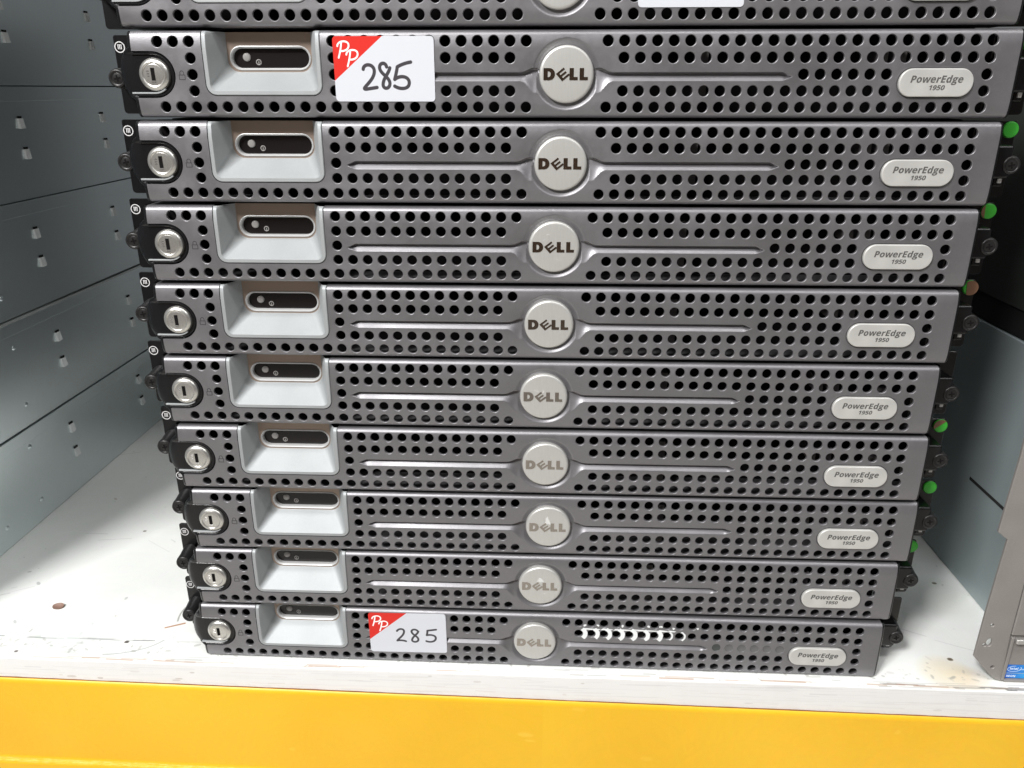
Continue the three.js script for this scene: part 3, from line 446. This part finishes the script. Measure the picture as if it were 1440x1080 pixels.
// glue residue on the bottom server
{
  const g = [], Pp = Math.PI; seed = 4242;
  for (let k = 3.5; k < 12; k += 1) { const cx = k * A, w = k > 9.9 ? 0.9 : 2.2 + rnd() * 0.4, a1 = -0.85 - rnd() * 0.2, a0 = 1.0 + rnd() * 0.35; const o = arcPts(cx + 0.25, B - 0.1, 2.95 + w, a0 - 0.1, a1, 9).map(([x, y], i) => [x + 0.3 * (rnd() - 0.5), y + 0.3 * (rnd() - 0.5)]), n = arcPts(cx, B, 2.95, a1 - 0.1, a0, 9); g.push(extr(poly([...n, ...o].reverse()), 0, 0.14)); }
  for (const [a, b] of [[30, 42], [42, 50], [50, 66], [62, 80], [78, 86], [84, 90]]) g.push(extr(poly([[a, 10.9], [a + 1.5, 11.9 + rnd() * 0.3], [b, 11.5], [b - 1, 10.8 + rnd() * 0.2]].reverse()), 0, 0.12));
  for (let k = 4; k < 13; k += 1) { if (k === 6 || k === 8) continue; const cx = (k + (k > 11 ? 0.9 : 0)) * A, cy = 14.2 + (rnd() - 0.5); const pts = Array.from({ length: 7 }, (_, i) => { const a = i / 7 * 2 * Pp, r = (0.4 + rnd() * 1.0); return [cx + 0.95 * r * Math.cos(a), cy + r * 0.9 * Math.sin(a)]; }); g.push(extr(poly(pts), 0, 0.12)); }
  const m = mesh('glue_residue', g, S({ color: rgb(0.82, 0.85, 0.85), roughness: 0.45 }), stack[8]); m.userData.label = 'white torn glue residue between the holes right of the round badge';
  for (const k of [14.5, 15.5, 16.5, 17.5, 18.5, 19.5]) mesh('hole_plug', latheZ([[0, -0.55], [2.3, -0.35], [2.75, -0.1]], 16).translate(k * A, 0, 0), S({ color: k < 15 ? rgb(0.05, 0.058, 0.055) : rgb(0.12, 0.12, 0.12), roughness: 0.7 }), stack[8]);
}

// ---------------------------------------------------------------- price stickers
function stickerTexture(withNumber, variant) {
  const W = 640, H = 386, c = document.createElement('canvas'); c.width = W; c.height = H; const x = c.getContext('2d'); x.fillStyle = '#cfd2d8'; x.fillRect(0, 0, W, H);
  x.fillStyle = '#d2251a'; x.beginPath(); x.moveTo(0, 0); x.lineTo(316, 0); x.lineTo(0, 262); x.closePath(); x.fill();
  x.strokeStyle = '#fbf6f4'; x.lineCap = x.lineJoin = 'round'; x.lineWidth = 11;
  const P = (ox, oy) => { x.beginPath(); x.moveTo(ox + 26, oy + 6); x.quadraticCurveTo(ox + 20, oy + 50, ox + 4, oy + 92); x.stroke(); x.beginPath(); x.moveTo(ox, oy + 24); x.bezierCurveTo(ox + 4, oy - 10, ox + 70, oy - 12, ox + 72, oy + 16); x.bezierCurveTo(ox + 74, oy + 46, ox + 40, oy + 56, ox + 16, oy + 52); x.stroke(); };
  P(30, 34); P(84, 84);
  if (withNumber) {
    x.strokeStyle = '#3c393e'; x.lineWidth = variant ? 17 : 21;
    if (!variant) {   // digits 2, 8 and 5 in marker pen
      x.beginPath(); x.moveTo(186, 194); x.bezierCurveTo(190, 156, 256, 160, 256, 204); x.bezierCurveTo(256, 246, 206, 282, 188, 304); x.quadraticCurveTo(182, 314, 200, 312); x.lineTo(268, 302); x.stroke();
      x.beginPath(); x.moveTo(336, 180); x.bezierCurveTo(330, 146, 284, 156, 292, 192); x.bezierCurveTo(300, 224, 350, 240, 352, 276); x.bezierCurveTo(352, 314, 306, 316, 308, 284); x.bezierCurveTo(312, 244, 346, 222, 356, 186); x.stroke();
      x.beginPath(); x.moveTo(490, 152); x.quadraticCurveTo(440, 160, 404, 180); x.quadraticCurveTo(398, 210, 384, 254); x.bezierCurveTo(420, 226, 480, 234, 476, 278); x.bezierCurveTo(470, 318, 408, 312, 382, 294); x.stroke();
    } else {
      x.beginPath(); x.moveTo(230, 176); x.bezierCurveTo(246, 146, 296, 146, 288, 186); x.bezierCurveTo(280, 226, 242, 246, 228, 272); x.quadraticCurveTo(262, 262, 300, 276); x.stroke();
      x.beginPath(); x.moveTo(404, 174); x.bezierCurveTo(388, 146, 346, 156, 352, 184); x.bezierCurveTo(360, 214, 408, 226, 404, 260); x.bezierCurveTo(396, 290, 346, 286, 352, 258); x.bezierCurveTo(360, 226, 398, 206, 408, 176); x.stroke();
      x.beginPath(); x.moveTo(556, 154); x.lineTo(484, 166); x.quadraticCurveTo(482, 194, 476, 212); x.bezierCurveTo(516, 200, 556, 214, 550, 244); x.bezierCurveTo(544, 276, 500, 286, 470, 270); x.stroke();
    }
  }
  const t = new THREE.CanvasTexture(c); t.colorSpace = THREE.SRGBColorSpace; t.anisotropy = 8; return t;
}
function sticker(i, cx, cy, rot, label, num, variant) {
  const s = stack[i], w = 50.4, h = 30.4, g = extr(poly(rrect(-w / 2, w / 2, -h / 2, h / 2, 1.8, 6).slice(0, -1)), 0.12, 0.32);
  const p = g.attributes.position, uv = g.attributes.uv; for (let k = 0; k < p.count; k++) uv.setXY(k, p.getX(k) / w + 0.5, p.getY(k) / h + 0.5);
  const v = new THREE.Vector3(cx, cy, 0).multiplyScalar(0.001).applyEuler(s.rotation).add(s.position);
  const t = thing('price_sticker', label, 'price sticker', [v.x * 1000, v.y * 1000, v.z * 1000], 'white price stickers on the servers'); t.rotation.set(0, s.rotation.y, rot);
  mesh('label_face', g, S({ map: stickerTexture(num, variant), roughness: 0.45 }), t, true);
}
sticker(-1, 63.2, 2.5, 0, 'white sticker at the top edge of the picture, only its lower rim in view', false);
sticker(0, -90.9, 2.5, 0, 'white price sticker with red corner and thick handwritten 285, on the upper server', true, 0);
sticker(8, -82.6, 4.0, 0.012, 'white price sticker with red corner and thin handwritten 285, on the bottom server', true, 1);

// ---------------------------------------------------------------- small debris
{
  const t = thing('paint_flake', 'small brown flake lying on the white shelf at the far left', 'flake', [-356.4, SY, -50.8]);
  const rows = []; for (let k = 0; k <= 5; k++) { const r = k / 5; rows.push(arcPts(0, 0, 1, 0, 2 * Math.PI, 20).slice(0, -1).map(([x, y]) => [x * 4.2 * r, 0.25 + 1.6 * r * r * (0.6 + 0.4 * y), -y * 2.8 * r * (1 + 0.12 * x)])); }
  mesh('flake', grid(rows, true), S({ color: rgb(0.24, 0.15, 0.115), roughness: 0.6 }), t);
  mesh('flake_rim', grid([rows[5], rows[5].map(([x, y, z]) => [x * 1.03, 0.1, z * 1.03])], true), S({ color: rgb(0.15, 0.09, 0.065), roughness: 0.7 }), t);
}
renderer.render(scene, camera);
